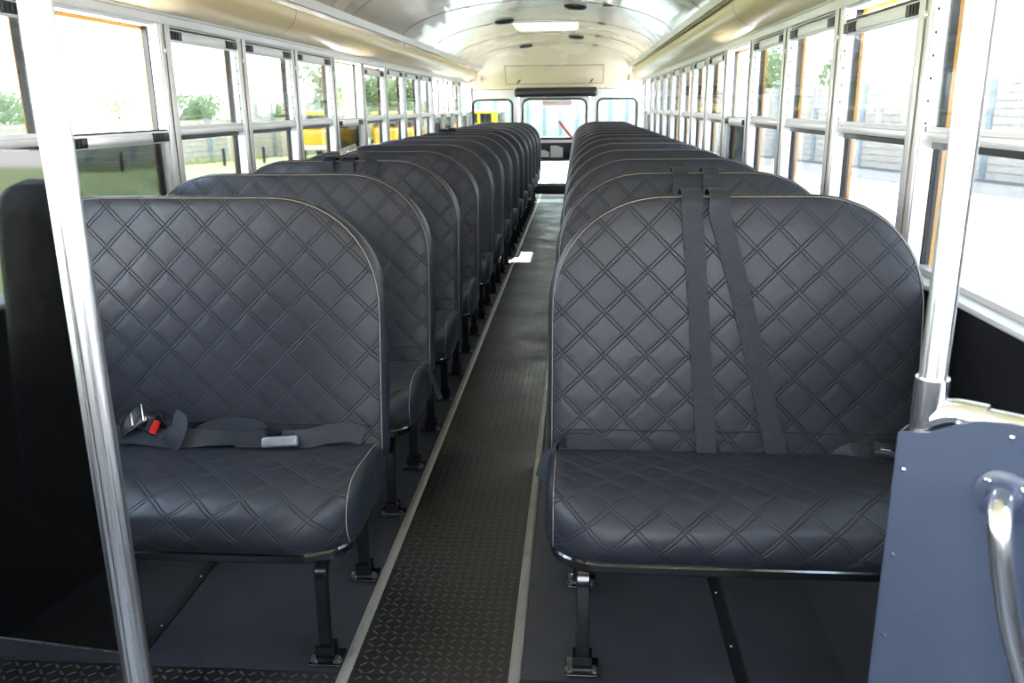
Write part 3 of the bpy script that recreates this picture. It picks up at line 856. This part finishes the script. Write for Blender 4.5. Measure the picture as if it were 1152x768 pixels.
# ---------------------------------------------------------------- ceiling speakers and hatch
spk_lab = ['nearest round black ceiling speaker, right of centre', 'round black ceiling speaker left of the bright roof hatch', 'round black ceiling speaker beyond the roof hatch on the right', 'farthest small round black ceiling speaker, left of centre']
sp0 = None
for i, (x, y) in enumerate(((.285, 6.84), (-.335, 7.85), (.29, 9.83), (-.335, 11.1))):
    z = ceil_z(x)
    if sp0 is None:
        sp0 = empty('ceiling_speaker', (0, 0, 0))
        b = MB(); b.lathe((0, 0, 0), [(.082, .012), (.086, .0), (.084, -.012), (.072, -.018), (.068, -.014)], seg=32); b.build('housing', M['black'], sp0)
        b = MB(); b.lathe((0, 0, 0), [(.0675, -.0135), (.05, -.019), (.02, -.022), (.004, -.023)], seg=32); b.build('grille', M['gasket'], sp0)
        o = sp0
    else: o = copy_tree(sp0)
    o.location = (x, y, z-.004); o.rotation_euler = (0, math.atan2(x*CB/CA/CA, math.sqrt(1-(x/CA)**2)), 0)
    tag(o, spk_lab[i], 'speaker', 'round black speakers on the ceiling')

ht = tag(empty('roof_hatch', (0, 8.59, 0)), 'bright rectangular roof hatch of milky white plastic in the cream ceiling', 'roof hatch')
b = MB()
def hz(x): return ceil_z(x)
for x0, x1, y0, y1 in ((HX0-.012, HX0+.006, -.442, .442), (HX1-.006, HX1+.012, -.442, .442)):
    b.box(x0, x1, y0, y1, hz((x0+x1)/2)-.004, hz(0)+.07)
for y0, y1 in ((-.442, -.424), (.424, .442)):
    b.box(HX0, HX1, y0, y1, hz(HX0)-.002, hz(0)+.07)
b.build('hatch_frame', M['cream'], ht)
b = MB(); zl = hz(HX0)+.012; vx0, vx1, vy0, vy1 = -.24, -.055, -.13, .345
vx0, vx1, vy0, vy1 = -.245, -.06, 8.46-8.59, 8.94-8.59  # unseen slatted opening, added in the lid to throw the aisle sun patch
b.box(HX0+.007, vx0, -.423, .423, zl, zl+.012); b.box(vx1, HX1-.007, -.423, .423, zl, zl+.012)
b.box(vx0, vx1, -.423, vy0, zl, zl+.012); b.box(vx0, vx1, vy1, .423, zl, zl+.012)
b.build('lid', M['lid'], ht)
b = MB()
for k in range(7):
    x = vx0+.005+.0255*k; b.box(x, x+.010, vy0, vy1, zl, zl+.006)
b.build('sun_patch_slats', M['white_paint'], ht)

# ---------------------------------------------------------------- outdoors
GZ = -.95
b = MB(); b.box(-4.2, 60, -25, 120, GZ-.1, GZ); struct(b.build('ground_concrete', M['concrete']))
b = MB(); b.box(-70, -4.2, -25, 120, GZ-.1, GZ); struct(b.build('ground_lawn', M['lawn']))
def fence(p0, p1, zt, sp, label, t_first=0.):
    p0 = Vector((p0[0], p0[1], 0)); p1 = Vector((p1[0], p1[1], 0)); d = p1-p0; L = d.length; ang = math.atan2(d.y, d.x)
    r = tag(empty('precast_fence', (p0.x, p0.y, GZ), ang), label, 'fence')
    H = zt-GZ
    b = MB(); b.box(0, L, -.03, .03, .0, H-.03); b.build('panel_wall', M['fence'], r)
    t = t_first; first = None
    while t < L:
        if first is None:
            b = MB(); b.box(-.11, .11, -.08, .08, 0, H, .012); first = b.build('post', M['post'], r); first.location = (t, 0, 0)
        else:
            c = first.copy(); COL.objects.link(c); c.parent = r; c.location = (t, 0, 0)
        t += sp
    return r
fence((14.6, 15.8), (6.4, 43), 1.80, 2.9, 'tan precast fence with blue grey posts seen through the right windows', 1.1)
fence((-23, 18.2), (-11.8, 43), .80, 1.9, 'low tan precast fence with grey posts beyond the lawn on the left')
fence((-24, 64), (18, 64), 1.66, 1.2, 'pale fence with close posts seen through the rear door window', .3)
b = MB(); b.rings([[(x, y, z) for x, y, z in q] for q in ([(11.7, 15, GZ), (14.7, 15, GZ), (14.7, 15, GZ+.012), (11.7, 15, GZ+.012)], [(3.6, 43, GZ), (6.6, 43, GZ), (6.6, 43, GZ+.012), (3.6, 43, GZ+.012)])])
o = b.build('gravel_strip', M['gravel']); struct(o)

bol = None
for i, (x, y) in enumerate(((-16.1, 30.0), (-15.1, 31.8), (-13.4, 32.7), (-12.4, 34.3))):
    if bol is None:
        b = MB(); b.lathe((0, 0, 0), [(.06, 0), (.06, .62), (.045, .66), (.01, .67)], seg=12); bol = b.build('bollard', M['black']); o = bol
    else: o = bol.copy(); COL.objects.link(o)
    o.location = (x, y, GZ)
    tag(o, ['black post leftmost on the lawn before the low fence', 'second black post from the left on the lawn', 'black post standing third along the low fence', 'rightmost of the four black posts by the low fence'][i], 'post', 'black posts on the lawn')
# weeds along the fence foot
def leaf_cloud(b, c, rad, n, size):
    for _ in range(n):
        while True:
            p = Vector((random.uniform(-1, 1), random.uniform(-1, 1), random.uniform(-1, 1)))
            if .25 < p.length < 1: break
        p = Vector((c[0]+p.x*rad[0], c[1]+p.y*rad[1], c[2]+p.z*rad[2]))
        a = Vector((random.gauss(0, 1), random.gauss(0, 1), random.gauss(0, 1))).normalized(); u = a.orthogonal().normalized(); w = a.cross(u)
        s = size*random.uniform(.6, 1.3)
        b.add([p-u*s, p-w*s*.5, p+u*s, p+w*s*.5], [(0, 1, 2, 3)])
b = MB()
for i in range(72):
    t = i/90; x = -22+(-11.8+22)*t+.3; y = 20+(42.2-20)*t-.3
    leaf_cloud(b, (x+random.uniform(0, .5), y-random.uniform(.1, .6), GZ+.10), (.35, .35, .18), 14, .06)
o = b.build('weeds', M['weeds'], smooth=0); o['kind'] = 'stuff'; tag(o, 'yellow green weeds along the foot of the low fence', 'weeds')
def tree(x, y, h, r, label, n=1500, trunk=.3, dense=1., ls=.16):
    t = tag(empty('tree', (x, y, GZ)), label, 'tree', 'trees beyond the fences')
    b = MB()
    blobs = []
    for _ in range(9):
        a = random.uniform(0, 2*PI); rr = r*random.uniform(.1, .65)
        blobs.append(((rr*math.cos(a), rr*math.sin(a), h*random.uniform(trunk+.12, .86)), (r*.5, r*.5, h*.17)))
    blobs.append(((0, 0, h*.6), (r*.7, r*.7, h*.32)))
    for c, rd in blobs: leaf_cloud(b, c, rd, int(n/10*dense), ls)
    b.build('crown', M['leafa'], t, smooth=0)
    b = MB(); b.tube([(0, 0, 0), (.05, 0, h*.3), (0, .08, h*.55), (.1, 0, h*.8)], [.16*h/6, .12*h/6, .08*h/6, .03*h/6], 8)
    for c, rd in blobs[:5]: b.tube([(.03, 0, h*.35), (c[0]*.6, c[1]*.6, (c[2]+h*.35)/2), c], [.05*h/6, .035*h/6, .015*h/6], 6)
    b.build('trunk', M['bark'], t)
T = [(-19.2, 44, 3.0, 1.5, 'small leafy tree behind the low fence, seen through the second left window', 1300),
     (-15.9, 47, 2.4, .8, 'low round bush just above the low fence on the left', 600),
     (-13.9, 50, 4.9, 1.9, 'tall loose tree with an airy crown, seen through the fourth left window', 1500),
     (-31, 46, 3.4, 2.6, 'pale tree far left beyond the front left windows', 1300),
     (-29, 54, 4.3, 1.8, 'thin tree seen above the lowered front left window', 800),
     (-10.3, 46.5, 4.0, 1.6, 'dense green tree behind the parked yellow buses', 1700),
     (-10.9, 54.5, 4.2, 1.9, 'broad green tree left of the rear windows', 1700),
     (-7.2, 70, 2.95, 2.6, 'low green tree above the far fence in the left rear window', 1500),
     (-1.6, 70, 2.8, 2.6, 'low green tree above the far fence, left part of the door window', 1300),
     (11.4, 52, 5.6, 2.4, 'tall tree beyond the right fence, seen through the fourth right window', 1300),
     (13.0, 45, 4.2, 1.0, 'bushy tree beyond the right fence, seen through the third right window', 900),
     (14.2, 38, 3.0, .7, 'small tree tip above the right fence behind the second right window', 500),
     (16.4, 34, 2.9, 1.0, 'low leafy tree above the right fence at the right edge', 900),
     (19.5, 37, 3.5, 1.6, 'green tree top above the fence, farthest to the right', 1300)]
for a in T: tree(a[0], a[1], a[2], a[3], a[4], a[5])

def parked_bus(x, y, rz, label, Lb=5.6, H=2.1):
    r = tag(empty('parked_bus', (x, y, GZ), rz), label, 'bus', 'yellow buses parked outside')
    b = MB(); b.box(-1.05, 1.05, 0, Lb, .45, H, .12); b.build('body', M['yellow'], r)
    b = MB(); b.box(-.85, .85, -1.1, .02, .45, 1.25, .15); b.build('hood', M['yellow'], r)
    b = MB(); b.box(-.92, .92, -.012, .01, 1.32, 1.85, .004); b.build('windscreen', M['darkglass'], r)
    w0 = None
    for sx in (-1, 1):
        k = 0
        while .5+k*.75 < Lb-.6:
            b = MB(); xa, xb = sorted((sx*1.045, sx*1.06)); b.box(xa, xb, .3+k*.75, .9+k*.75, 1.30, 1.78)
            b.build('side_window', M['darkglass'], r); k += 1
        b = MB(); xa, xb = sorted((sx*1.04, sx*1.065)); b.box(xa, xb, 0, Lb, 1.02, 1.07); b.box(xa, xb, 0, Lb, .72, .76); b.build('rub_rail', M['black'], r)
        for yy in (-.5, Lb-1.2):
            b = MB(); b.lathe((sx*.88, yy, .42), [(.2, -.11), (.40, -.12), (.42, -.08), (.42, .08), (.40, .12), (.2, .11)], axis='x', seg=24); b.build('wheel', M['tyre'], r)
    b = MB(); b.box(-.9, .9, -1.2, -1.1, .5, .68, .02); b.build('bumper', M['white_paint'], r)
    return r
parked_bus(-10.2, 35.5, .12, 'yellow bus parked outside, seen through the sixth left window', 5.0, 2.0)
parked_bus(-7.5, 37.0, .12, 'yellow bus parked outside, right of the first one', 3.4, 1.95)
parked_bus(-3.7, 46, 1.45, 'yellow bus parked across the left rear window', 3.0, 1.92)

# ---------------------------------------------------------------- light
w = bpy.data.worlds.new('sky'); S.world = w; w.use_nodes = True; nt = w.node_tree; nt.nodes.clear()
out = nt.nodes.new('ShaderNodeOutputWorld'); bg = nt.nodes.new('ShaderNodeBackground')
tc = nt.nodes.new('ShaderNodeTexCoord'); sp = nt.nodes.new('ShaderNodeSeparateXYZ'); mr = nt.nodes.new('ShaderNodeMapRange')
nt.links.new(tc.outputs['Generated'], sp.inputs[0]); nt.links.new(sp.outputs['Z'], mr.inputs[0]); mr.inputs[1].default_value = 0; mr.inputs[2].default_value = .7
mx = nt.nodes.new('ShaderNodeMix'); mx.data_type = 'RGBA'
nt.links.new(mr.outputs[0], mx.inputs[0]); mx.inputs[6].default_value = (1, 1, 1, 1); mx.inputs[7].default_value = (.52, .72, 1, 1)
nt.links.new(mx.outputs[2], bg.inputs[0]); bg.inputs[1].default_value = 15.0
nt.links.new(bg.outputs[0], out.inputs[0])
sl = bpy.data.lights.new('sun', 'SUN'); sl.energy = 48; sl.angle = math.radians(.6); sl.color = (1, .95, .88)
so = bpy.data.objects.new('sun', sl); COL.objects.link(so); so.rotation_euler = (math.radians(-44), 0, 0)

# ---------------------------------------------------------------- camera
f, yaw, pitch, roll, cx, h = 950.0, .077369, .272038, -.010690, .30958, 1.19579
cy_, sy_ = math.cos(yaw), math.sin(yaw); cp, sp_ = math.cos(pitch), math.sin(pitch)
fw = Vector((-sy_*cp, cy_*cp, -sp_)); rt = Vector((cy_, sy_, 0)); up = rt.cross(fw)
r = rt*math.cos(roll) + up*math.sin(roll); u = -rt*math.sin(roll) + up*math.cos(roll)
cam = bpy.data.cameras.new('camera'); co = bpy.data.objects.new('camera', cam); COL.objects.link(co)
mat = Matrix((r, u, -fw)).transposed().to_4x4(); mat.translation = Vector((cx, 0, h)); co.matrix_world = mat
cam.sensor_width = 36; cam.sensor_fit = 'HORIZONTAL'; cam.lens = 36*f/1152; cam.clip_start = .02; cam.clip_end = 300
cam.dof.use_dof = True; cam.dof.focus_distance = 2.3; cam.dof.aperture_fstop = 5.6
S.camera = co
S.view_settings.view_transform = 'Standard'; S.view_settings.look = 'None'; S.view_settings.gamma = 1; S.view_settings.use_curve_mapping = False
S.view_settings.exposure = 0.0
